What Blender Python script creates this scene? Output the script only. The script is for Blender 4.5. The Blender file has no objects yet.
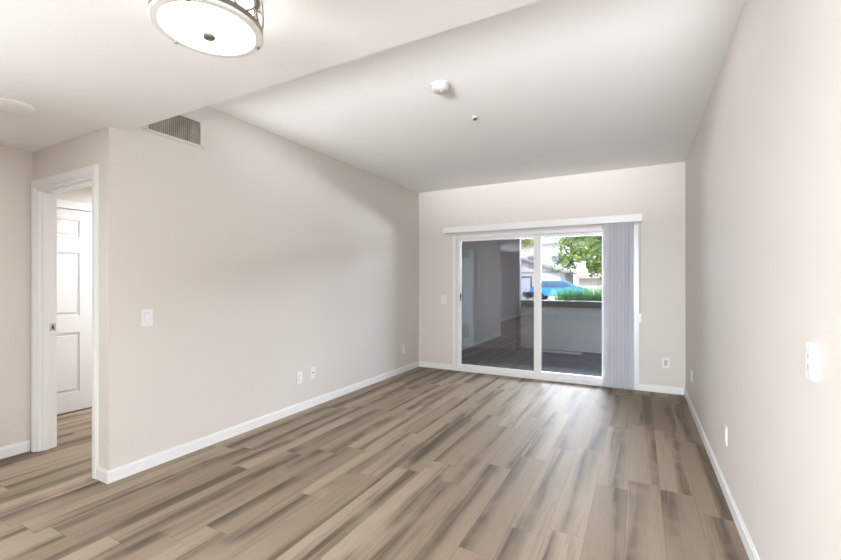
import bpy, bmesh, math, random
from mathutils import Vector, Matrix
PI = math.pi
sc = bpy.context.scene
COL = sc.collection

# ------------------------------------------------------------------ camera
XL, XR, YB = -3.073, 0.472, 5.71          # left wall, right wall, back wall (inner faces)
H1, H2 = 2.733, 2.341                     # raised ceiling, lowered dining ceiling
YD, YS, XH = 1.42, 1.531, -4.214          # doorway wall face, ceiling step, dining wall
cam = bpy.data.cameras.new('camera')
co = bpy.data.objects.new('camera', cam)
COL.objects.link(co)
cam.sensor_width = 36.0
cam.lens = 36.0 * 411.44 / 841.0
cam.shift_y = 3.16 / 841.0
cam.clip_start, cam.clip_end = 0.05, 400
co.location = (0, 0, 1.31)
co.rotation_euler = (PI / 2, 0, math.radians(28.046))
sc.camera = co

# ------------------------------------------------------------------ world, sun, lights, exposure
w = bpy.data.worlds.new('sky')
sc.world = w
w.use_nodes = True
nt = w.node_tree
bg = nt.nodes['Background']
sky = nt.nodes.new('ShaderNodeTexSky')
sky.sky_type = 'NISHITA'
sky.sun_disc = False
sky.sun_elevation = math.radians(52)
sky.sun_rotation = math.radians(160)
sky.air_density = 1.0
sky.dust_density = 2.0
nt.links.new(sky.outputs[0], bg.inputs[0])
bg.inputs[1].default_value = 0.33

def light(name, typ, loc, rot, energy, color=(1, 1, 1), size=None, sizey=None, spread=None):
    L = bpy.data.lights.new(name, typ)
    L.energy = energy
    L.color = color
    if typ == 'AREA':
        L.shape = 'RECTANGLE'
        L.size, L.size_y = size, sizey
        if spread: L.spread = math.radians(spread)
    o = bpy.data.objects.new(name, L)
    o.location = loc
    o.rotation_euler = rot
    COL.objects.link(o)
    return o
s = light('sun', 'SUN', (0, -10, 20), (math.radians(40), 0, math.radians(25)), 4.0, (1.0, 0.95, 0.87))
s.data.angle = 0.01
# daylight from the open sky above the patio, coming in through the sliding door
light('sky_daylight', 'AREA', (0, 20, 5.8), (math.radians(-75), 0, 0), 12500, (0.92, 0.965, 1.03), 28.0, 3.6)
# added fill lamp hidden behind the low patio wall, brightens the raised ceiling
light('low_outdoor_fill', 'AREA', (-1.5, 12.5, 0.35), (math.radians(-115), 0, 0), 5200, (0.95, 0.97, 1.0), 14.0, 0.8)
# added fill strip on the unseen raised side of the ceiling step
light('ceiling_step_fill', 'AREA', (-1.3, YS + 0.02, 2.44), (math.radians(98.5), 0, 0), 5.2, (0.98, 0.985, 1.0), 3.3, 0.16, 32)
# added overhead fill panel, unseen behind the camera
light('overhead_fill', 'AREA', (-0.3, -1.2, 2.32), (0, 0, 0), 56, (0.93, 0.975, 1.03), 1.0, 3.0)
# added fill lamp in front of the windowless rear wall, out of view
light('rear_fill', 'AREA', (-0.37, -6.0, 1.1), (math.radians(90), 0, math.radians(-2)), 27, (0.93, 0.975, 1.03), 1.55, 2.0, 54)
# added unseen fill lamp against the far left wall, brightens the right wall
light('dining_side_fill', 'AREA', (-4.19, -0.7, 1.35), (math.radians(86), 0, math.radians(-90)), 74, (0.93, 0.97, 1.01), 2.0, 1.6, 104)
# hall beyond the doorway
light('hall_light', 'AREA', (-4.5, 2.9, 2.3), (0, 0, 0), 27, (0.96, 0.98, 1.0), 0.5, 0.5)
vs = sc.view_settings
vs.view_transform = 'Standard'
vs.look = 'None'
vs.exposure = 0.9
vs.gamma = 1.0
vs.use_curve_mapping = False

# ------------------------------------------------------------------ materials
def mat(name, col, rough=0.5, metal=0.0, bump=None, spec=None, emit=None, trans=None):
    m = bpy.data.materials.new(name)
    m.use_nodes = True
    n = m.node_tree.nodes
    l = m.node_tree.links
    b = n['Principled BSDF']
    b.inputs['Base Color'].default_value = (*col, 1)
    b.inputs['Roughness'].default_value = rough
    b.inputs['Metallic'].default_value = metal
    if spec is not None: b.inputs['Specular IOR Level'].default_value = spec
    if emit:
        b.inputs['Emission Color'].default_value = (*emit[0], 1)
        b.inputs['Emission Strength'].default_value = emit[1]
    if bump:
        tc = n.new('ShaderNodeTexCoord')
        nz = n.new('ShaderNodeTexNoise')
        nz.inputs['Scale'].default_value = bump[0]
        nz.inputs['Detail'].default_value = 3
        bp = n.new('ShaderNodeBump')
        bp.inputs['Strength'].default_value = bump[1]
        bp.inputs['Distance'].default_value = bump[2] if len(bump) > 2 else 0.003
        l.new(tc.outputs['Object'], nz.inputs['Vector'])
        l.new(nz.outputs['Fac'], bp.inputs['Height'])
        l.new(bp.outputs['Normal'], b.inputs['Normal'])
    return m

def noise_mat(name, c1, c2, scale, rough=0.8, bump=0.0, stretch=(1, 1, 1)):
    m = mat(name, c1, rough)
    n = m.node_tree.nodes
    l = m.node_tree.links
    b = n['Principled BSDF']
    tc = n.new('ShaderNodeTexCoord')
    mp = n.new('ShaderNodeMapping')
    mp.inputs['Scale'].default_value = stretch
    nz = n.new('ShaderNodeTexNoise')
    nz.inputs['Scale'].default_value = scale
    nz.inputs['Detail'].default_value = 5
    cr = n.new('ShaderNodeValToRGB')
    cr.color_ramp.elements[0].color = (*c1, 1)
    cr.color_ramp.elements[1].color = (*c2, 1)
    cr.color_ramp.elements[0].position = 0.38
    cr.color_ramp.elements[1].position = 0.62
    l.new(tc.outputs['Object'], mp.inputs['Vector'])
    l.new(mp.outputs[0], nz.inputs['Vector'])
    l.new(nz.outputs['Fac'], cr.inputs[0])
    l.new(cr.outputs[0], b.inputs['Base Color'])
    if bump:
        bp = n.new('ShaderNodeBump')
        bp.inputs['Strength'].default_value = bump
        bp.inputs['Distance'].default_value = 0.01
        l.new(nz.outputs['Fac'], bp.inputs['Height'])
        l.new(bp.outputs[0], b.inputs['Normal'])
    return m

def leaf_mat(name, c1, c2, scale):
    m = noise_mat(name, c1, c2, scale, 0.55)
    n = m.node_tree.nodes
    l = m.node_tree.links
    b = n['Principled BSDF']
    t = n.new('ShaderNodeBsdfTranslucent')
    cr = [x for x in n if x.type == 'VALTORGB'][0]
    l.new(cr.outputs[0], t.inputs['Color'])
    mx = n.new('ShaderNodeMixShader')
    mx.inputs[0].default_value = 0.35
    l.new(b.outputs[0], mx.inputs[1])
    l.new(t.outputs[0], mx.inputs[2])
    l.new(mx.outputs[0], n['Material Output'].inputs['Surface'])
    return m

def glass_mat(name, tint, f0):
    m = bpy.data.materials.new(name)
    m.use_nodes = True
    n = m.node_tree.nodes
    l = m.node_tree.links
    n.remove(n['Principled BSDF'])
    tr = n.new('ShaderNodeBsdfTransparent')
    tr.inputs[0].default_value = (*tint, 1)
    gl = n.new('ShaderNodeBsdfGlossy')
    gl.inputs['Roughness'].default_value = 0.0
    lw = n.new('ShaderNodeLayerWeight')
    lw.inputs[0].default_value = 0.5
    p = n.new('ShaderNodeMath'); p.operation = 'POWER'; p.inputs[1].default_value = 5
    k = n.new('ShaderNodeMath'); k.operation = 'MULTIPLY_ADD'
    k.inputs[1].default_value = 1 - f0
    k.inputs[2].default_value = f0
    mx = n.new('ShaderNodeMixShader')
    l.new(lw.outputs['Facing'], p.inputs[0])
    l.new(p.outputs[0], k.inputs[0])
    l.new(k.outputs[0], mx.inputs[0])
    l.new(tr.outputs[0], mx.inputs[1])
    l.new(gl.outputs[0], mx.inputs[2])
    l.new(mx.outputs[0], n['Material Output'].inputs['Surface'])
    return m

def plank_mat():
    m = mat('vinyl_planks', (0.4, 0.33, 0.26), 0.5, spec=0.16)
    n = m.node_tree.nodes
    l = m.node_tree.links
    b = n['Principled BSDF']
    def M(op, a, c=None, d=None):
        q = n.new('ShaderNodeMath'); q.operation = op
        for i, v in enumerate((a, c, d)):
            if v is None: continue
            if isinstance(v, (int, float)): q.inputs[i].default_value = v
            else: l.new(v, q.inputs[i])
        return q.outputs[0]
    def ss(v, lo, hi):
        q = n.new('ShaderNodeMapRange'); q.interpolation_type = 'SMOOTHSTEP'
        l.new(v, q.inputs['Value'])
        q.inputs['From Min'].default_value = lo
        q.inputs['From Max'].default_value = hi
        return q.outputs['Result']
    def comb(x, y, z):
        q = n.new('ShaderNodeCombineXYZ')
        for i, v in enumerate((x, y, z)):
            if isinstance(v, (int, float)): q.inputs[i].default_value = v
            else: l.new(v, q.inputs[i])
        return q.outputs[0]
    def noise(v, detail, rough=0.5, dist=0.0):
        q = n.new('ShaderNodeTexNoise')
        q.inputs['Scale'].default_value = 1.0
        q.inputs['Detail'].default_value = detail
        q.inputs['Roughness'].default_value = rough
        q.inputs['Distortion'].default_value = dist
        l.new(v, q.inputs['Vector'])
        return q.outputs['Fac']
    def mix(f, a, c):
        q = n.new('ShaderNodeMix'); q.data_type = 'RGBA'
        if isinstance(f, float): q.inputs[0].default_value = f
        else: l.new(f, q.inputs[0])
        for i, v in ((6, a), (7, c)):
            if isinstance(v, tuple): q.inputs[i].default_value = (*v, 1)
            else: l.new(v, q.inputs[i])
        return q.outputs[2]
    tc = n.new('ShaderNodeTexCoord')
    sp = n.new('ShaderNodeSeparateXYZ')
    l.new(tc.outputs['Object'], sp.inputs[0])
    x, y = sp.outputs[0], sp.outputs[1]
    W, L = 0.182, 1.22
    xs = M('ADD', M('DIVIDE', x, W), 100.37)
    row = M('FLOOR', xs)
    wn = n.new('ShaderNodeTexWhiteNoise'); wn.noise_dimensions = '1D'
    l.new(row, wn.inputs['W'])
    ys = M('ADD', M('DIVIDE', y, L), M('ADD', M('MULTIPLY', wn.outputs['Value'], 7.3), 50.0))
    colm = M('FLOOR', ys)
    w2 = n.new('ShaderNodeTexWhiteNoise'); w2.noise_dimensions = '2D'
    l.new(comb(row, colm, 0.0), w2.inputs['Vector'])
    rnd = w2.outputs['Value']
    w3 = n.new('ShaderNodeTexWhiteNoise'); w3.noise_dimensions = '2D'
    l.new(comb(colm, row, 0.0), w3.inputs['Vector'])
    rn2 = w3.outputs['Value']
    off = M('MULTIPLY', rnd, 57.0)
    broad = noise(comb(M('ADD', M('MULTIPLY', x, 8.5), off), M('ADD', M('MULTIPLY', y, 0.75), off), off), 2, 0.5, 0.35)
    streak = noise(comb(M('ADD', M('MULTIPLY', x, 24.0), off), M('ADD', M('MULTIPLY', y, 0.9), off), off), 4, 0.55, 0.5)
    fine = noise(comb(M('MULTIPLY', x, 260.0), M('MULTIPLY', y, 7.0), off), 3, 0.6)
    # colours of the printed wood: pale oak, mid brown, dark heart band running along the plank
    fx = M('FRACT', xs); fy = M('FRACT', ys)
    base = mix(rnd, (0.385, 0.308, 0.224), (0.262, 0.205, 0.146))
    wob = M('ADD', M('MULTIPLY', M('SUBTRACT', broad, 0.5), 0.9), M('MULTIPLY', M('SUBTRACT', streak, 0.5), 0.5))
    dist = M('ABSOLUTE', M('ADD', M('SUBTRACT', fx, rn2), wob))
    band = M('SUBTRACT', 1.0, ss(dist, 0.0, 0.42))
    along = noise(comb(M('ADD', M('MULTIPLY', x, 1.5), off), M('ADD', M('MULTIPLY', y, 1.5), off), off), 3, 0.6)
    dark = M('MULTIPLY', M('MULTIPLY', band, ss(along, 0.28, 0.56)), 1.0)
    dark = M('MULTIPLY', dark, M('ADD', M('MULTIPLY', ss(streak, 0.35, 0.65), 0.45), 0.55))
    c1 = mix(dark, base, (0.092, 0.067, 0.048))
    c2 = mix(M('MULTIPLY', ss(streak, 0.55, 0.75), 0.5), c1, (0.115, 0.086, 0.063))
    c3 = mix(M('MULTIPLY', ss(fine, 0.42, 0.72), 0.27), c2, (0.16, 0.12, 0.09))
    # knots
    vo = n.new('ShaderNodeTexVoronoi')
    vo.inputs['Scale'].default_value = 1.0
    l.new(comb(M('ADD', M('MULTIPLY', x, 4.2), off), M('ADD', M('MULTIPLY', y, 1.3), off), 0.0), vo.inputs['Vector'])
    kn = M('MULTIPLY', M('SUBTRACT', 1.0, ss(vo.outputs['Distance'], 0.02, 0.12)), ss(rn2, 0.4, 0.5))
    c4 = mix(M('MULTIPLY', kn, 0.6), c3, (0.09, 0.065, 0.045))
    ex = M('MULTIPLY', M('MINIMUM', fx, M('SUBTRACT', 1.0, fx)), W)
    ey = M('MULTIPLY', M('MINIMUM', fy, M('SUBTRACT', 1.0, fy)), L)
    seam = M('SUBTRACT', 1.0, ss(M('MINIMUM', ex, ey), 0.0006, 0.0028))
    c5 = mix(M('MULTIPLY', seam, 0.4), c4, (0.09, 0.07, 0.055))
    l.new(c5, b.inputs['Base Color'])
    rr = M('ADD', M('MULTIPLY', fine, 0.16), 0.47)
    l.new(rr, b.inputs['Roughness'])
    bp = n.new('ShaderNodeBump')
    bp.inputs['Strength'].default_value = 0.25
    bp.inputs['Distance'].default_value = 0.002
    l.new(M('SUBTRACT', M('MULTIPLY', fine, 0.4), seam), bp.inputs['Height'])
    l.new(bp.outputs[0], b.inputs['Normal'])
    return m

WALL = mat('beige_wall_paint', (0.70, 0.66, 0.615), 0.55, bump=(85, 0.3, 0.005))
CEIL = mat('white_ceiling_paint', (0.9, 0.9, 0.9), 0.7, bump=(70, 0.15, 0.004))
TRIM = mat('white_trim_paint', (0.82, 0.82, 0.82), 0.35)
DOORW = mat('white_door_paint', (0.78, 0.78, 0.785), 0.35)
VINYL = mat('white_vinyl', (0.80, 0.80, 0.80), 0.3)
PLAST = mat('white_plastic', (0.83, 0.83, 0.83), 0.3)
PLASTG = mat('shaded_plastic_slot', (0.08, 0.08, 0.08), 0.4)
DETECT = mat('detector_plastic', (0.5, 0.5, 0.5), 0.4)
PLANK = plank_mat()
NICKEL = mat('brushed_nickel', (0.26, 0.24, 0.215), 0.32, 1.0)
CHROME = mat('chrome', (0.6, 0.6, 0.6), 0.2, 1.0)
DARK = mat('dark_metal', (0.03, 0.03, 0.035), 0.4, 0.3)
RUST = mat('sprinkler_metal', (0.16, 0.14, 0.13), 0.4, 0.8)
LAMP = mat('lit_frosted_glass', (0.95, 0.93, 0.9), 0.4, emit=((1.0, 0.97, 0.93), 2.1))
RIMG = mat('pale_glass_rim', (0.8, 0.79, 0.77), 0.12)
GRILL = noise_mat('taupe_grille', (0.46, 0.42, 0.36), (0.30, 0.27, 0.225), 14, 0.5, 0, (1, 6, 0.4))
GRILLD = mat('grille_void', (0.07, 0.06, 0.05), 0.8)
GLASSL = glass_mat('tinted_glass', (0.64, 0.65, 0.665), 0.15)
GLASSR = glass_mat('clear_glass', (0.72, 0.73, 0.74), 0.045)
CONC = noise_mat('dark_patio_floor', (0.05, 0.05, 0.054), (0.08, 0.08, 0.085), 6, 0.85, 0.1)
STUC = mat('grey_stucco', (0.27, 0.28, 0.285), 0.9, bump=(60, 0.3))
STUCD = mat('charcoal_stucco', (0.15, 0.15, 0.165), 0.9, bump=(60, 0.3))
CAPM = mat('brown_black_cap', (0.05, 0.043, 0.043), 0.6)
CLOS = mat('blue_grey_closet_paint', (0.36, 0.42, 0.48), 0.5)
CLOSL = mat('closet_louvre_paint', (0.18, 0.2, 0.22), 0.5)

def vane_mat():
    m = mat('grey_vane_fabric', (0.87, 0.885, 0.91), 0.6, bump=(220, 0.1))
    n = m.node_tree.nodes; l = m.node_tree.links
    t = n.new('ShaderNodeBsdfTranslucent')
    t.inputs['Color'].default_value = (0.82, 0.85, 0.9, 1)
    mx = n.new('ShaderNodeMixShader'); mx.inputs[0].default_value = 0.35
    l.new(n['Principled BSDF'].outputs[0], mx.inputs[1])
    l.new(t.outputs[0], mx.inputs[2])
    l.new(mx.outputs[0], n['Material Output'].inputs['Surface'])
    return m
VANE = vane_mat()

# ------------------------------------------------------------------ mesh helpers
class MB:
    def __init__(s): s.bm = bmesh.new()
    def box(s, x0, x1, y0, y1, z0, z1, bevel=0.0):
        g = bmesh.ops.create_cube(s.bm, size=1.0)
        vs_ = g['verts']
        for v in vs_:
            v.co = Vector(((x0 + x1) / 2 + v.co.x * (x1 - x0), (y0 + y1) / 2 + v.co.y * (y1 - y0), (z0 + z1) / 2 + v.co.z * (z1 - z0)))
        if bevel:
            es = list({e for v in vs_ for e in v.link_edges})
            bmesh.ops.bevel(s.bm, geom=es, offset=bevel, segments=2, affect='EDGES', profile=0.6)
        return s
    def lathe(s, prof, seg=32, c=(0, 0, 0), axis='z', closed=False):
        rings = []
        for r, z in prof:
            ring = []
            for i in range(seg):
                a = 2 * PI * i / seg
                p = (r * math.cos(a), r * math.sin(a), z)
                if axis == 'y': p = (p[0], p[2], p[1])
                if axis == 'x': p = (p[2], p[0], p[1])
                ring.append(s.bm.verts.new((c[0] + p[0], c[1] + p[1], c[2] + p[2])))
            rings.append(ring)
        n = len(rings)
        pairs = [(i, i + 1) for i in range(n - 1)] + ([(n - 1, 0)] if closed else [])
        for a, b in pairs:
            for i in range(seg):
                j = (i + 1) % seg
                s.bm.faces.new((rings[a][i], rings[a][j], rings[b][j], rings[b][i]))
        if not closed:
            s.bm.faces.new(rings[0]); s.bm.faces.new(rings[-1])
        return s
    def tube(s, pts, r, seg=8):
        pts = [Vector(p) for p in pts]
        rs = r if isinstance(r, (list, tuple)) else [r] * len(pts)
        rings = []
        for i, p in enumerate(pts):
            d = (pts[min(i + 1, len(pts) - 1)] - pts[max(i - 1, 0)]).normalized()
            u = d.cross(Vector((0, 0, 1)))
            if u.length < 1e-3: u = d.cross(Vector((1, 0, 0)))
            u.normalize(); v = d.cross(u)
            rings.append([s.bm.verts.new(p + (u * math.cos(2 * PI * k / seg) + v * math.sin(2 * PI * k / seg)) * rs[i]) for k in range(seg)])
        for a in range(len(rings) - 1):
            for k in range(seg):
                j = (k + 1) % seg
                s.bm.faces.new((rings[a][k], rings[a][j], rings[a + 1][j], rings[a + 1][k]))
        s.bm.faces.new(rings[0]); s.bm.faces.new(rings[-1])
        return s
    def prism(s, poly, a0, a1, axis='y'):
        """extrude a polygon given in the plane across the axis"""
        def P(u, v, t): return (u, t, v) if axis == 'y' else ((t, u, v) if axis == 'x' else (u, v, t))
        A = [s.bm.verts.new(P(u, v, a0)) for u, v in poly]
        B = [s.bm.verts.new(P(u, v, a1)) for u, v in poly]
        k = len(poly)
        for i in range(k):
            j = (i + 1) % k
            s.bm.faces.new((A[i], A[j], B[j], B[i]))
        s.bm.faces.new(A); s.bm.faces.new(B)
        return s
    def leaves(s, n, pick, size, rnd):
        for _ in range(n):
            c = Vector(pick())
            a = Vector((rnd.gauss(0, 1), rnd.gauss(0, 1), rnd.gauss(0, 1))).normalized()
            b = a.cross(Vector((rnd.gauss(0, 1), rnd.gauss(0, 1), rnd.gauss(0, 1)))).normalized()
            k = size * rnd.uniform(0.6, 1.4)
            vs_ = [s.bm.verts.new(c + q) for q in (-a * k, b * k * .45, a * k, -b * k * .45)]
            s.bm.faces.new(vs_)
        return s
    def build(s, name, m, parent=None, smooth=False, loc=None, rotz=0.0):
        bmesh.ops.recalc_face_normals(s.bm, faces=s.bm.faces)
        me = bpy.data.meshes.new(name)
        s.bm.to_mesh(me); s.bm.free()
        me.materials.append(m)
        if smooth:
            for p in me.polygons: p.use_smooth = True
            try: me.set_sharp_from_angle(angle=math.radians(40))
            except Exception: pass
        o = bpy.data.objects.new(name, me)
        COL.objects.link(o)
        if parent: o.parent = parent
        if loc: o.location = loc
        o.rotation_euler.z = rotz
        return o

def tag(o, label, cat, group=None):
    o['label'] = label; o['category'] = cat
    if group: o['group'] = group
    return o
def thing(name, label, cat, loc=(0, 0, 0), rotz=0.0, group=None):
    o = bpy.data.objects.new(name, None)
    o.empty_display_size = 0.1
    o.location = loc; o.rotation_euler.z = rotz
    COL.objects.link(o)
    return tag(o, label, cat, group)
def structure(o, label=None, cat=None):
    o['kind'] = 'structure'
    if label: o['label'] = label
    if cat: o['category'] = cat
    return o

# ------------------------------------------------------------------ room shell
T = 0.12
SX0, SX1, SZ = -2.486, -0.007, 2.02        # sliding door opening
structure(MB().box(-5.3, XR + T, -6.2, YB + T, -0.12, 0).build('floor', PLANK), 'grey brown wood plank floor running towards the sliding door', 'floor')
structure(MB().box(XL - T, XR + T, YS, YB + T, H1, H1 + 0.15).build('ceiling', CEIL), 'raised white ceiling over the living area', 'ceiling')
structure(MB().box(-5.3, XR + T, -6.2, YS, H2, H1 + 0.15).build('ceiling_lower', CEIL), 'lowered white ceiling over the dining area with the round lamp', 'ceiling')
structure(MB().box(XL - T, XL, YD, YB, 0, H1).build('wall_left', WALL), 'long beige wall on the left carrying the air vent', 'wall')
structure(MB().box(XR, XR + T, -6.2, YB + T, 0, H1).build('wall_right', WALL), 'textured beige wall on the right carrying the thick switch', 'wall')
b = MB().box(XL - T, SX0, YB, YB + T, 0, H1).box(SX1, XR, YB, YB + T, 0, H1).box(SX0, SX1, YB, YB + T, SZ, H1)
structure(b.build('wall_back', WALL), 'beige back wall around the sliding glass door', 'wall')
OX0, OX1, OZ = -4.140, -3.262, 2.045       # doorway opening
b = MB().box(XH - T, OX0, YD, YD + T, 0, H2).box(OX1, XL - T, YD, YD + T, 0, H2).box(OX0, OX1, YD, YD + T, OZ, H2)
structure(b.build('wall_doorway', WALL), 'short beige wall around the cased doorway', 'wall')
structure(MB().box(XH - T, XH, -6.2, YD, 0, H2).build('wall_dining', WALL), 'beige wall at the far left edge', 'wall')
structure(MB().box(XH, XR, -6.2, -6.2 + T, 0, H2).build('wall_rear', WALL))
HX = -5.11                                   # hall wall beyond the doorway
structure(MB().box(HX - T, HX, YD + T, 4.3, 0, H2).build('wall_hall', WALL), 'beige hall wall seen through the doorway', 'wall')
structure(MB().box(HX, XL - T, 4.3, 4.3 + T, 0, H2).build('wall_hall_end', WALL))
structure(MB().box(HX - T, XH - T, YD, YD + T, 0, H2).build('wall_hall_front', WALL))
structure(MB().box(HX - T, XL - T, YS, 4.3 + T, H2, H2 + 0.1).build('ceiling_hall', CEIL))

# baseboards
BH, BT = 0.082, 0.013
def baseb(name, x0, x1, y0, y1, face):
    m = MB()
    m.box(x0, x1, y0, y1, 0, BH - 0.012)
    dx0, dx1, dy0, dy1 = x0, x1, y0, y1
    if face == '+x': dx1 -= 0.005
    if face == '-x': dx0 += 0.005
    if face == '-y': dy0 += 0.005
    m.box(dx0, dx1, dy0, dy1, BH - 0.012, BH)
    return structure(m.build(name, TRIM))
baseb('baseboard_left', XL, XL + BT, YD - BT, YB, '+x')
baseb('baseboard_right', XR - BT, XR, -6.08, YB, '-x')
baseb('baseboard_back', SX1, XR - BT, YB - BT, YB, '-y')
baseb('baseboard_back_corner', XL + BT, SX0, YB - BT, YB, '-y')
baseb('baseboard_doorway', OX1 + 0.062, XL, YD - BT, YD, '-y')
baseb('baseboard_dining', XH, XH + BT, -6.08, YD - 0.02, '+x')

# doorway casing and jamb
CW = 0.06
m = MB()
for (x0, x1) in ((OX0 - CW, OX0), (OX1, OX1 + CW)):
    m.box(x0, x1, YD - 0.012, YD, 0, OZ)
    m.box(x0 + 0.012, x1 - 0.012, YD - 0.017, YD - 0.012, 0, OZ + .012)
m.box(OX0 - CW, OX1 + CW, YD - 0.012, YD, OZ, OZ + CW)
m.box(OX0 - CW + .012, OX1 + CW - .012, YD - 0.017, YD - 0.012, OZ + 0.012, OZ + CW - 0.012)
tr = structure(m.build('trim_1', TRIM), 'white casing around the open doorway at left', 'door casing')
m = MB()
JT = 0.018
m.box(OX0, OX0 + JT, YD, YD + T, 0, OZ).box(OX1 - JT, OX1, YD, YD + T, 0, OZ).box(OX0 + JT, OX1 - JT, YD, YD + T, OZ - JT, OZ)
m.box(OX0 + JT, OX0 + JT + .011, YD + .03, YD + .068, 0, OZ - JT)
m.box(OX1 - JT - .011, OX1 - JT, YD + .03, YD + .068, 0, OZ - JT)
m.box(OX0 + JT + .011, OX1 - JT - .011, YD + .03, YD + .068, OZ - JT - .011, OZ - JT)
m.build('door_jamb', TRIM, tr)
sp_ = MB().box(OX0 + JT, OX0 + JT + 0.002, YD + 0.074, YD + 0.112, 0.93, 0.988).build('strike_plate', CHROME, tr)
sp_['label'] = 'dark metal strike plate'
MB().box(OX0 + JT + 0.001, OX0 + JT + 0.0025, YD + 0.086, YD + 0.1, 0.945, 0.972).build('latch_hole', DARK, sp_)

# six-panel hall door on the hall wall
DY0, DY1, DZ = 1.40, 2.215, 2.055
d2 = bpy.data.objects.new('door_2', None); COL.objects.link(d2)
structure(d2, 'closed white six-panel door seen through the doorway', 'door')
DX = HX + 0.012
m = MB()
m.box(HX + 0.002, DX, DY0, DY1, 0.012, DZ)
stile = 0.115
cols = ((DY0 + stile, (DY0 + DY1) / 2 - 0.05), ((DY0 + DY1) / 2 + 0.05, DY1 - stile - 0.012))
rows = ((0.20, 0.81), (0.98, 1.62), (1.78, 1.95))
m.box(DX, DX + .010, DY0, DY0 + stile, .012, DZ).box(DX, DX + .010, DY1 - stile - .012, DY1, .012, DZ)
zz = [.012] + [q for r_ in rows for q in r_] + [DZ]
for i in range(0, len(zz), 2):
    m.box(DX, DX + .010, DY0 + stile, DY1 - stile - .012, zz[i], zz[i + 1])

for (r0, r1) in rows: m.box(DX, DX + .010, cols[0][1], cols[1][0], r0, r1)
for (a, c) in cols:
    for (r0, r1) in rows:
        m.box(DX, DX + .007, a + .028, c - .028, r0 + .028, r1 - .028, .005)
m.build('door_slab', DOORW, d2)
m = MB()
m.box(HX, HX + .016, DY0 - .07, DY0 - .004, 0, DZ + .008).box(HX, HX + .016, DY1 + .004, DY1 + .07, 0, DZ + .008).box(HX, HX + .03, DY0 - .07, DY1 + .07, DZ + .008, DZ + .088)
m.build('door_casing', TRIM, d2)

# ------------------------------------------------------------------ sliding glass door
d1 = bpy.data.objects.new('door_1', None); COL.objects.link(d1)
d1.location = ((SX0 + SX1) / 2, YB, 0)
structure(d1, 'white framed sliding glass door to the patio', 'sliding door')
LX = lambda x: x - (SX0 + SX1) / 2
m = MB()
fy0, fy1 = -0.014, 0.11
fw = 0.052
m.box(LX(SX0), LX(SX0) + fw, fy0, fy1, 0, SZ).box(LX(SX1) - fw, LX(SX1), fy0, fy1, 0, SZ)
m.box(LX(SX0) + fw, LX(SX1) - fw, fy0, fy1, SZ - 0.045, SZ).box(LX(SX0) + fw, LX(SX1) - fw, fy0, fy1, 0, 0.032)
m.box(LX(SX0) + fw, LX(SX1) - fw, 0.036, 0.042, 0.032, 0.046)
m.build('door_frame', VINYL, d1)
def panel(name, x0, x1, y0, y1, sl, sr, gm):
    m = MB()
    z0, z1 = 0.034, SZ - 0.047
    m.box(x0, x0 + sl, y0, y1, z0, z1, .004).box(x1 - sr, x1, y0, y1, z0, z1, .004)
    m.box(x0 + sl, x1 - sr, y0, y1, z0, z0 + .066).box(x0 + sl, x1 - sr, y0, y1, z1 - .042, z1)
    o = m.build(name, VINYL, d1)
    MB().box(x0 + sl - .005, x1 - sr + .005, (y0 + y1) / 2 - .003, (y0 + y1) / 2 + .003, z0 + .06, z1 - .036).build('glass_pane', gm, o)
    return o
pl = panel('sliding_panel', LX(SX0) + fw + .002, LX(-1.186), 0.0, 0.034, 0.072, 0.095, GLASSL)
pr = panel('fixed_panel', LX(-1.272), LX(SX1) - fw - .002, 0.046, 0.08, 0.075, 0.075, GLASSR)
hx = LX(SX0) + fw + .002 + .045
h_ = MB().box(hx - .016, hx + .016, -.006, 0, .93, 1.17, .003).tube([(hx, -.004, .965), (hx, -.036, .985), (hx, -.040, 1.04), (hx, -.036, 1.115), (hx, -.004, 1.135)], .008).build('pull_handle', VINYL, pl, True)
MB().tube([(hx + .024, -.001, 1.075), (hx + .028, -.014, 1.11), (hx + .034, -.014, 1.155)], [.007, .011, .008]).box(hx + .018, hx + .03, -.003, 0, 1.04, 1.16, .001).build('thumb_latch', DARK, pl, True)

# ------------------------------------------------------------------ vertical blind
vb = thing('vertical_blind', 'pale grey vertical blind stacked at the right of the sliding door', 'blind', (-1.29, YB, 0))
VX = lambda x: x + 1.29
m = MB()
m.box(VX(-2.607), VX(0.03), -.10, -.092, 2.056, 2.146, .002).box(VX(-2.607), VX(-2.599), -.092, 0, 2.056, 2.146).box(VX(0.022), VX(0.03), -.092, 0, 2.056, 2.146)
m.box(VX(-2.599), VX(0.022), -.092, -.0, 2.138, 2.146)
m.build('valance', VINYL, vb)
MB().box(VX(-2.58), VX(0.0), -.072, -.028, 2.095, 2.13).build('headrail', VINYL, vb)
NV = 19
for i in range(NV):
    cx = -0.385 + i * (0.385 - 0.10) / (NV - 1)
    a = math.radians(-30 + 13 * math.sin(i * 2.4))
    m = MB()
    n_ = 5
    front, back = [], []
    for k in range(n_):
        t = (k / (n_ - 1) - .5)
        u = t * 0.089
        bow = 0.007 * (1 - (2 * t) ** 2)
        px_ = u * math.cos(a) - bow * math.sin(a)
        py_ = u * math.sin(a) + bow * math.cos(a)
        front.append((px_, py_)); back.append((px_ - .0008 * math.sin(a), py_ + .0008 * math.cos(a)))
    m.prism([(p[0], p[1]) for p in front] + [(p[0], p[1]) for p in reversed(back)], 0.006, 2.085, 'z')
    m.box(-.004, .004, -.004, .004, 2.083, 2.1)
    m.build('vane', VANE, vb, False, (VX(cx), -.052, 0))
m = MB()
m.tube([(VX(-0.41 + i * .022), -.085 + (.003 if i % 2 else -.003), 0.022) for i in range(16)], .0014, 5)
m.build('bottom_chain', PLAST, vb)
m = MB()
m.tube([(VX(-.014), -.03, 2.09), (VX(-.010), -.022, 1.5), (VX(-.004), -.018, .93)], .0022, 6)
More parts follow.
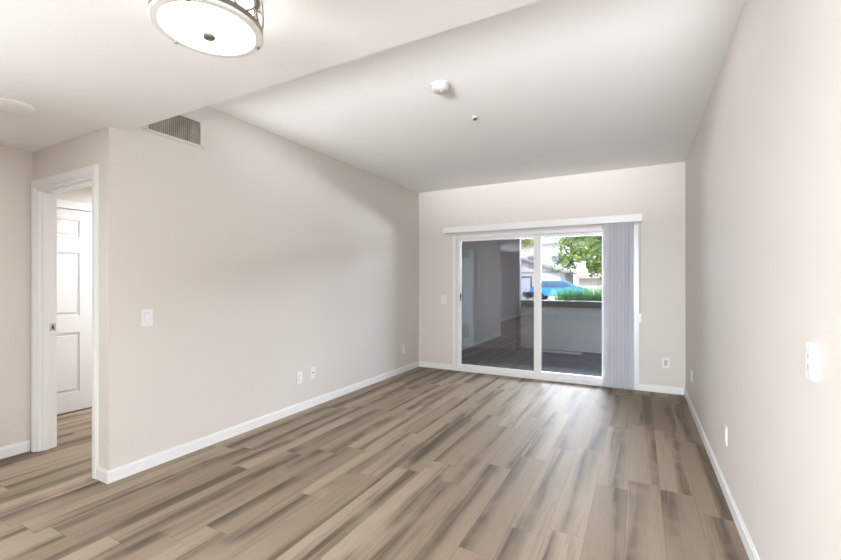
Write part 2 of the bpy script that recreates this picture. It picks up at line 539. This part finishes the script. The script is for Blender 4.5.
m.tube([(VX(.006), -.03, 2.09), (VX(.006), -.022, 1.5), (VX(.004), -.018, .93)], .0022, 6)
m.build('pull_cord', DETECT, vb)
MB().box(VX(-.02), VX(.022), -.034, 0, .825, .94, .006).build('cord_tensioner', PLAST, vb)

# ------------------------------------------------------------------ dining ceiling lamp
lx, ly = -1.31, 0.908
lp = thing('ceiling_lamp', 'round drum ceiling lamp, lit, with nickel lattice, on the lowered ceiling', 'ceiling lamp', (lx, ly, H2))
MB().lathe([(0.0, 0), (.145, 0), (.15, -.006), (.15, -.018), (.0, -.018)], 48).build('ceiling_plate', NICKEL, lp, True)
MB().lathe([(.138, -.018), (.142, -.02), (.142, -.146), (.138, -.148)], 48).build('drum_shade', LAMP, lp, True)
MB().lathe([(.150, -.150), (.149, -.158), (.12, -.169), (.06, -.177), (.01, -.179), (.01, -.16), (.150, -.149)], 64).build('diffuser', LAMP, lp, True)
MB().lathe([(.162, -.136), (.175, -.136), (.175, -.153), (.162, -.153)], 64, closed=True).build('bottom_ring', NICKEL, lp, True)
MB().lathe([(.1505, -.1535), (.174, -.1535), (.176, -.157), (.172, -.162), (.1505, -.163)], 64, closed=True).build('glass_rim', RIMG, lp, True)
MB().lathe([(.150, -.006), (.166, -.006), (.166, -.018), (.150, -.018)], 64, closed=True).build('top_ring', NICKEL, lp, True)
MB().lathe([(.002, -.177), (.019, -.178), (.021, -.183), (.018, -.188), (.002, -.190)], 24).build('finial', NICKEL, lp, True)
m = MB()
NK = 10
for k in range(NK):
    for sg in (1, -1):
        pts = []
        for i in range(13):
            t = i / 12
            a = 2 * PI * k / NK + sg * (2 * PI / NK) * (t + 0.16 * math.sin(2 * PI * t))
            r_ = .165 + .010 * math.sin(PI * t)
            pts.append((r_ * math.cos(a), r_ * math.sin(a), -.144 + .128 * t))
        m.tube(pts, .0036, 6)
m.build('lattice', NICKEL, lp, True)
for a in (65, 185, 305):
    a = math.radians(a)
    MB().lathe([(.001, -.005), (.006, -.005), (.007, .0), (.001, .001)], 10, (.164 * math.cos(a), .164 * math.sin(a), -.1625)).build('rim_clip', NICKEL, lp)

# ------------------------------------------------------------------ ceiling devices
sd = thing('smoke_detector', 'round white smoke detector on the raised ceiling', 'smoke detector', (-1.262, 2.675, H1))
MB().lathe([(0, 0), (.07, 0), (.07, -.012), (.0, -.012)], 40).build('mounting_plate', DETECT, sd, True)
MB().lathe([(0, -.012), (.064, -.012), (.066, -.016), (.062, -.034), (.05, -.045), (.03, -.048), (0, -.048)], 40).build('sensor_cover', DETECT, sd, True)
MB().lathe([(0, -.046), (.008, -.046), (.008, -.051), (0, -.051)], 16, (.012, -.01, 0)).build('test_button', PLAST, sd, True)
sk = thing('fire_sprinkler', 'small dark fire sprinkler head on the raised ceiling', 'sprinkler', (-1.245, 3.33, H1))
MB().lathe([(0, 0), (.026, 0), (.02, -.006), (0, -.006)], 24).build('escutcheon', CEIL, sk, True)
MB().lathe([(0, -.004), (.012, -.004), (.011, -.014), (.005, -.017), (.004, -.021), (0, -.021)], 16).tube([(-.011, 0, -.012), (-.014, 0, -.017), (-.004, 0, -.022)], .002).tube([(.011, 0, -.012), (.014, 0, -.017), (.004, 0, -.022)], .002).build('sprinkler_body', RUST, sk, True)
MB().lathe([(0, -.021), (.017, -.021), (.017, -.0235), (0, -.0235)], 20).build('deflector', RUST, sk)
ds = MB().lathe([(0, 0), (.10, 0), (.10, -.010), (.088, -.018), (.0, -.020)], 48, (-3.2, 0.985, H2)).build('ceiling_cover_plate', CEIL, None, True)
tag(ds, 'round white cover plate on the lowered ceiling at the left edge', 'cover plate')

# ------------------------------------------------------------------ return-air vent on the left wall
av = thing('air_vent', 'rectangular taupe air vent grille high on the left wall under the lowered ceiling', 'air vent', (XL, 1.858, 2.492), PI / 2)
fwx, fh = .235, .113
gx, gz = .196, .089
m = MB()
m.box(-fwx, -gx, -.008, 0, -fh, fh, .002).box(gx, fwx, -.008, 0, -fh, fh, .002).box(-gx, gx, -.008, 0, gz, fh, .002).box(-gx, gx, -.008, 0, -fh, -gz, .002)
m.build('vent_frame', WALL, av)
MB().box(-gx, gx, -.0012, 0, -gz, gz).build('vent_backing', GRILLD, av)
m = MB()
nsl = 26
for i in range(nsl):
    x = -gx + (i + .5) * 2 * gx / nsl
    m.box(x - .0052, x + .0052, -.006, -.002, -gz, gz)
m.box(-gx, gx, -.0045, -.0015, -.003, .003)
m.build('grille', GRILL, av)
for sx in (-1, 1):
    MB().lathe([(0, -.008), (.004, -.008), (.004, -.0095), (0, -.0095)], 10, (sx * (gx + .017), 0, -.095), 'y').build('screw', NICKEL, av)

# ------------------------------------------------------------------ switches and outlets
def plate(name, label, cat, loc, rotz, kind, w=.07, h=.115, d=.006, group=None):
    t = thing(name, label, cat, loc, rotz, group)
    MB().box(-w / 2, w / 2, -d, 0, -h / 2, h / 2, .0025).build('cover_plate', PLAST, t)
    if kind == 'rocker':
        m = MB()
        m.prism([(-d, -.034), (-d - .0035, -.032), (-d - .001, 0), (-d - .006, .033), (-d, .034)], -.0165, .0165, 'x')
        m.build('rocker', PLAST, t)
        MB().box(-.0185, .0185, -d - .0004, -d + .001, -.036, .036).build('rocker_gap', DETECT, t)
    elif kind == 'dimmer':
        MB().box(-.0165, .0165, -d - .002, -d, -.034, .034, .001).build('dimmer_face', PLAST, t)
        MB().box(-.006, .006, -d - .0028, -d - .0015, -.026, .02).build('slider_slot', DETECT, t)
        MB().box(-.006, .006, -d - .007, -d - .002, -.006, .004, .001).build('slider_knob', PLAST, t)
    elif kind == 'duplex':
        for sg in (-1, 1):
            r = MB().lathe([(0, -d + .0005), (.0165, -d + .0005), (.0165, -d - .0022), (0, -d - .0022)], 24, (0, 0, sg * .0195), 'y').build('receptacle', PLAST, t)
            MB().box(-.007, -.0052, -d - .0026, -d - .002, sg * .0195, sg * .0195 + .009).box(.0052, .007, -d - .0026, -d - .002, sg * .0195, sg * .0195 + .009).lathe([(0, -d - .002), (.0026, -d - .002), (.0026, -d - .0026), (0, -d - .0026)], 10, (0, 0, sg * .0195 - .007), 'y').build('slots', PLASTG, r)
        MB().lathe([(0, -d), (.003, -d), (.003, -d - .001), (0, -d - .001)], 10, (0, 0, 0), 'y').build('screw', DETECT, t)
    elif kind == 'decora':
        r = MB().box(-.0165, .0165, -d - .002, -d, -.034, .034, .001).build('receptacle', DETECT, t)
        m = MB()
        for sg in (-1, 1):
            m.box(-.007, -.0052, -d - .0026, -d - .0018, sg * .018, sg * .018 + .009).box(.0052, .007, -d - .0026, -d - .0018, sg * .018, sg * .018 + .009).box(-.0025, .0025, -d - .0026, -d - .0018, sg * .018 - .009, sg * .018 - .004)
        m.build('slots', PLASTG, r)
    elif kind == 'coax':
        MB().lathe([(0, -d), (.008, -d), (.008, -d - .003), (.0048, -d - .003), (.0048, -d - .012), (0, -d - .012)], 16, (0, 0, 0), 'y').build('connector', NICKEL, t, True)
    if kind in ('rocker', 'dimmer', 'decora', 'coax'):
        for sg in (-1, 1):
            MB().lathe([(0, -d), (.003, -d), (.003, -d - .0008), (0, -d - .0008)], 10, (0, 0, sg * .0465), 'y').build('screw', DETECT, t)
    return t
plate('light_switch', 'white rocker light switch on the left wall near its outside corner', 'light switch', (XL, 1.657, 1.066), PI / 2, 'rocker', .076, .12)
plate('wall_outlet', 'white duplex outlet on the left wall, nearer of the low pair', 'outlet', (XL, 3.131, .342), PI / 2, 'duplex', .072, .12)
plate('cable_outlet', 'white cable plate on the left wall, farther of the low pair', 'outlet', (XL, 3.325, .358), PI / 2, 'coax', .072, .12)
plate('wall_outlet', 'white outlet low on the left wall close to the back corner', 'outlet', (XL, 5.235, .335), PI / 2, 'duplex', .072, .12)
plate('light_switch', 'white switch plate on the back wall left of the sliding door', 'light switch', (-2.635, YB, 1.061), 0, 'rocker', .092, .125)
plate('wall_outlet', 'white outlet with a slim grey face on the back wall right of the blind', 'outlet', (.274, YB, .36), 0, 'decora', .072, .12)
plate('dimmer_switch', 'thick white dimmer switch at hand height on the right wall', 'light switch', (XR, 1.681, 1.07), -PI / 2, 'dimmer', .066, .115, .0115)
plate('wall_outlet', 'white duplex outlet low on the right wall below the dimmer switch', 'outlet', (XR, 3.125, .372), -PI / 2, 'duplex', .07, .115)
plate('wall_outlet', 'white outlet low on the right wall next to the back corner', 'outlet', (XR, 5.02, .362), -PI / 2, 'duplex', .07, .115)

# ------------------------------------------------------------------ patio
GZ = -0.06
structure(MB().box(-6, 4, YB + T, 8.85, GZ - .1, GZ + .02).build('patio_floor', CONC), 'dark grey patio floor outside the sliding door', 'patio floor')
structure(MB().box(-60, 60, 8.95, 120, GZ - .3, GZ - .02).build('ground', mat('pale_pavement', (0.42, 0.42, 0.42), .9, bump=(4, .1))), 'pale driveway beyond the patio wall', 'ground')
PX = -2.12
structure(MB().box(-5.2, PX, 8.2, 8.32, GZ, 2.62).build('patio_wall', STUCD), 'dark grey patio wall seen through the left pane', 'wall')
structure(MB().box(PX - .075, PX + .005, 8.175, 8.2, GZ, .96).build('patio_post', CAPM))
lw_ = MB().box(PX - .6, 4, 8.62, 8.76, GZ, .83).build('patio_low_wall', STUC)
structure(lw_, 'low grey patio wall with a dark cap', 'wall')
MB().box(PX - .6, 4, 8.58, 8.80, .83, .955, .004).build('wall_cap', CAPM, lw_)
structure(MB().box(PX + .3, PX + 1.15, 8.25, 8.36, GZ, GZ + .05, .01).build('patio_curb', STUC))
structure(MB().box(-5.3, -5.2, YB + T, 8.32, GZ, 2.62).build('patio_side_wall', STUC))
structure(MB().box(-5.4, 4, YB - 1.5, YB + T, H1 + .15, 5.6).build('upper_sun_block', STUC))  # unseen block added above the room to keep sun off the patio
structure(MB().box(-5.3, 4, YB + T, 8.35, 2.62, 2.78).build('patio_roof', STUC))
cd = thing('closet_door', 'blue grey utility closet door with louvres on the patio wall', 'closet door', (-3.42, 8.199, GZ))
MB().box(-.36, .33, -.02, 0, .03, 2.06, .003).build('door_leaf', CLOS, cd)
m = MB(); m.box(-.41, -.36, -.028, 0, .0, 2.06).box(.33, .38, -.028, 0, .0, 2.06).box(-.41, .38, -.028, 0, 2.06, 2.12)
m.build('door_trim', STUCD, cd)
for z0, z1 in ((1.90, 2.04), (.22, .50)):
    m = MB()
    m.box(-.2, .225, -.026, -.02, z0, z1)
    k = int((z1 - z0) / .028)
    for i in range(k):
        m.box(-.19, .215, -.034, -.026, z0 + .008 + i * .028, z0 + .022 + i * .028)
    m.build('louvre', CLOSL, cd)

# ------------------------------------------------------------------ beyond the patio
rnd = random.Random(4)
BARK = noise_mat('bark', (.09, .07, .055), (.15, .12, .1), 12, .9)
def tree(label, x, y, zc, rx, rz, base, lm, n, size, seed, clusters):
    r = random.Random(seed)
    t = thing('leafy_tree', label, 'tree', (x, y, GZ))
    m = MB()
    m.tube([(0, 0, 0), (.1, 0, base * .6), (0, .1, zc)], [.16, .12, .06], 10)
    cl = []
    for i in range(clusters):
        while True:
            p = Vector((r.uniform(-1, 1), r.uniform(-1, 1), r.uniform(-1, 1)))
            if .25 < p.length < 1: break
        c = Vector((p.x * rx, p.y * rx, zc + p.z * rz))
        cl.append((c, r.uniform(.35, .62)))
        m.tube([(0.05, .05, base * .75 + r.random() * .4), (c.x * .5, c.y * .5, (base + c.z) / 2 + .2), tuple(c)], [.05, .03, .01], 5)
    m.build('trunk', BARK, t, True)
    def pick():
        c, k = r.choice(cl)
        return (c.x + r.gauss(0, k * .6), c.y + r.gauss(0, k * .6), c.z + r.gauss(0, k * .45))
    MB().leaves(n, pick, size, r).build('foliage', lm, t)
    return t
LG = leaf_mat('green_leaves', (.09, .2, .04), (.36, .48, .12), 1.6)
LY = leaf_mat('yellow_green_leaves', (.2, .32, .04), (.5, .55, .12), 1.6)
LS = leaf_mat('grass_green', (.03, .11, .03), (.08, .22, .06), 5)
LD = leaf_mat('dark_leaves', (.015, .02, .03), (.03, .03, .05), 5)
tree('broad green tree overhanging the driveway, seen through the right pane', -1.0, 24, 3.75, 3.4, 1.85, 2.3, LG, 14000, .13, 3, 80)
tree('yellow green tree seen at the edge of the dark patio wall', -9.0, 31, 4.9, 2.0, 1.5, 3.3, LY, 4000, .14, 8, 26)
def clump(name, label, cat, x, y, hh, rx, ry, n, lm, seed, wid=.009):
    r = random.Random(seed)
    m = MB()
    for _ in range(n):
        bx, by = r.uniform(-rx, rx), r.uniform(-ry, ry)
        a = r.uniform(0, 2 * PI); L = hh * r.uniform(.7, 1.05); ln = r.uniform(.05, .3)
        pts = [Vector((bx + math.cos(a) * ln * t * t, by + math.sin(a) * ln * t * t, L * t * (1 - .12 * t))) for t in (0, .4, .75, 1)]
        sx, sy = -math.sin(a) * wid, math.cos(a) * wid
        prev = None
        for q, k in zip(pts, (1, .9, .6, .08)):
            cur = (m.bm.verts.new(q + Vector((sx * k, sy * k, 0))), m.bm.verts.new(q - Vector((sx * k, sy * k, 0))))
            if prev: m.bm.faces.new((prev[0], prev[1], cur[1], cur[0]))
            prev = cur
    return tag(m.build(name, lm, None, False, (x, y, GZ)), label, cat)
clump('ornamental_grass', 'feathery green ornamental grass behind the low patio wall', 'grass plant', -.62, 9.5, 1.42, .98, .3, 4200, LS, 5, .011)
t = thing('dark_shrub', 'small dark shrub in front of the pale garage door', 'shrub', (-7.1, 30, GZ))
rr_ = random.Random(2)
MB().leaves(500, lambda: (rr_.gauss(0, .2), rr_.gauss(0, .2), .5 + rr_.gauss(0, .12)), .07, rr_).build('foliage', LD, t)
MB().tube([(0, 0, 0), (0, 0, .5)], .03).build('stem', BARK, t)

CLEARC = mat('car_window', (.07, .14, .22), .08)
TYRE = mat('tyre_rubber', (.02, .02, .02), .8)
def car(name, label, x, y, paint, flip=1):
    t = thing(name, label, 'car', (x, y, GZ), 0 if flip > 0 else PI)
    side = [(-2.15, .35), (-2.2, .75), (-2.1, 1.0), (-1.9, 1.05), (-1.6, 1.45), (-1.2, 1.56), (.2, 1.56), (.55, 1.5), (1.15, 1.08), (1.95, .95), (2.15, .75), (2.15, .35)]
    m = MB().prism(side, -.85, .85, 'y')
    for v in m.bm.verts:
        if v.co.z > 1.1: v.co.y *= .84
    bmesh.ops.bevel(m.bm, geom=list(m.bm.edges), offset=.05, segments=2, affect='EDGES')
    m.build('car_body', paint, t, True)
    for sg in (-1, 1):
        m = MB()
        for poly in ([(-1.6, 1.12), (-1.45, 1.4), (-1.15, 1.47), (-.75, 1.47), (-.75, 1.12)], [(-.68, 1.12), (-.68, 1.47), (.15, 1.47), (.2, 1.12)], [(.27, 1.12), (.22, 1.46), (.45, 1.44), (.95, 1.12)]):
            A = [m.bm.verts.new((u, sg * (.856 - (v - 1.1) * .02 * 3 - .1 * (v > 1.2)), v)) for u, v in poly]
            B = [m.bm.verts.new((u, sg * (.70), v)) for u, v in poly]
            for i in range(len(poly)):
                j = (i + 1) % len(poly)
                m.bm.faces.new((A[i], A[j], B[j], B[i]))
            m.bm.faces.new(A); m.bm.faces.new(B)
        m.build('side_window', CLEARC, t)
        for wx in (-1.35, 1.35):
            m = MB().lathe([(.001, -.1), (.28, -.1), (.33, -.07), (.33, .07), (.28, .1), (.001, .1)], 24, (wx, sg * .79, .33), 'y')
            m.build('wheel', TYRE, t, True)
    return t
car('parked_car', 'bright blue car parked in front of the garages', -5.6, 34, mat('blue_car_paint', (.03, .27, .66), .25))
car('parked_car', 'pale teal car at the right edge behind the ornamental grass', -.6, 32.5, mat('pale_teal_car_paint', (.45, .62, .66), .25), -1)

WHITE = mat('white_siding', (.78, .77, .75), .8)
CREAM = mat('cream_siding', (.66, .62, .54), .8)
ROOFG = mat('grey_roof_edge', (.42, .41, .42), .8)
ROOFL = mat('pale_roof', (.70, .69, .68), .8)
DARKF = mat('dark_door_frame', (.16, .15, .17), .6)
PALED = mat('pale_blue_garage_door', (.60, .66, .76), .6)
WIN = mat('grey_window', (.25, .28, .32), .3)
gb = thing('garage_building', 'white gabled garage with a pale door behind the blue car', 'garage', (-10.4, 38, GZ))
gz = -GZ
m = MB().prism([(-4.2, 0), (4.2, 0), (4.2, 2.4), (0, 3.75), (-4.2, 2.4)], 0, 8, 'y')
m.build('garage_walls', WHITE, gb)
m = MB()
for sg in (-1, 1):
    m.prism([(0, 3.78), (sg * 4.6, 2.30), (sg * 4.6, 2.44), (0, 3.92)], -.4, 8.3, 'y')
m.build('roof', ROOFG, gb)
MB().box(-4.0, 4.1, -.06, 0, 2.30, 2.42).build('fascia_board', ROOFG, gb)
MB().box(-1.1, 1.72, -.10, 0, 0, 2.02).build('door_frame', DARKF, gb)
MB().box(-1.0, 1.58, -.13, -.10, 0, 1.84).build('garage_door', PALED, gb)
g2 = thing('carport_building', 'cream flat-fronted garage row at the right behind the cars', 'garage', (1.2, 40.5, GZ))
MB().box(-6.2, 8, 0, 6, 0, 1.85).build('garage_walls', CREAM, g2)
MB().box(-6.4, 8.2, -.5, 0.2, 1.80, 2.12).build('front_beam', mat('beige_beam', (.52, .47, .40), .8), g2)
MB().prism([(-.3, 2.12), (6.3, 2.12), (6.3, 3.4)], -6.4, 8.2, 'x').build('roof', ROOFL, g2)
for x0 in (-4.6, -1.2, 2.2):
    MB().box(x0, x0 + 2.6, -.03, 0, 0, 1.62).build('garage_door', mat('tan_door', (.55, .50, .42), .8), g2)
ub = thing('apartment_building', 'tall white building with grey windows far behind the garages', 'building', (-14, 56, GZ))
MB().box(-10, 10, 0, 8, 0, 6.6).build('walls', WHITE, ub)
MB().box(-10.4, 10.4, -.5, 8.4, 6.6, 6.85).build('roof', ROOFL, ub)
for i in range(6):
    MB().box(-9 + i * 3.2, -7.1 + i * 3.2, -.05, 0, 4.2, 5.0).build('window', WIN, ub)
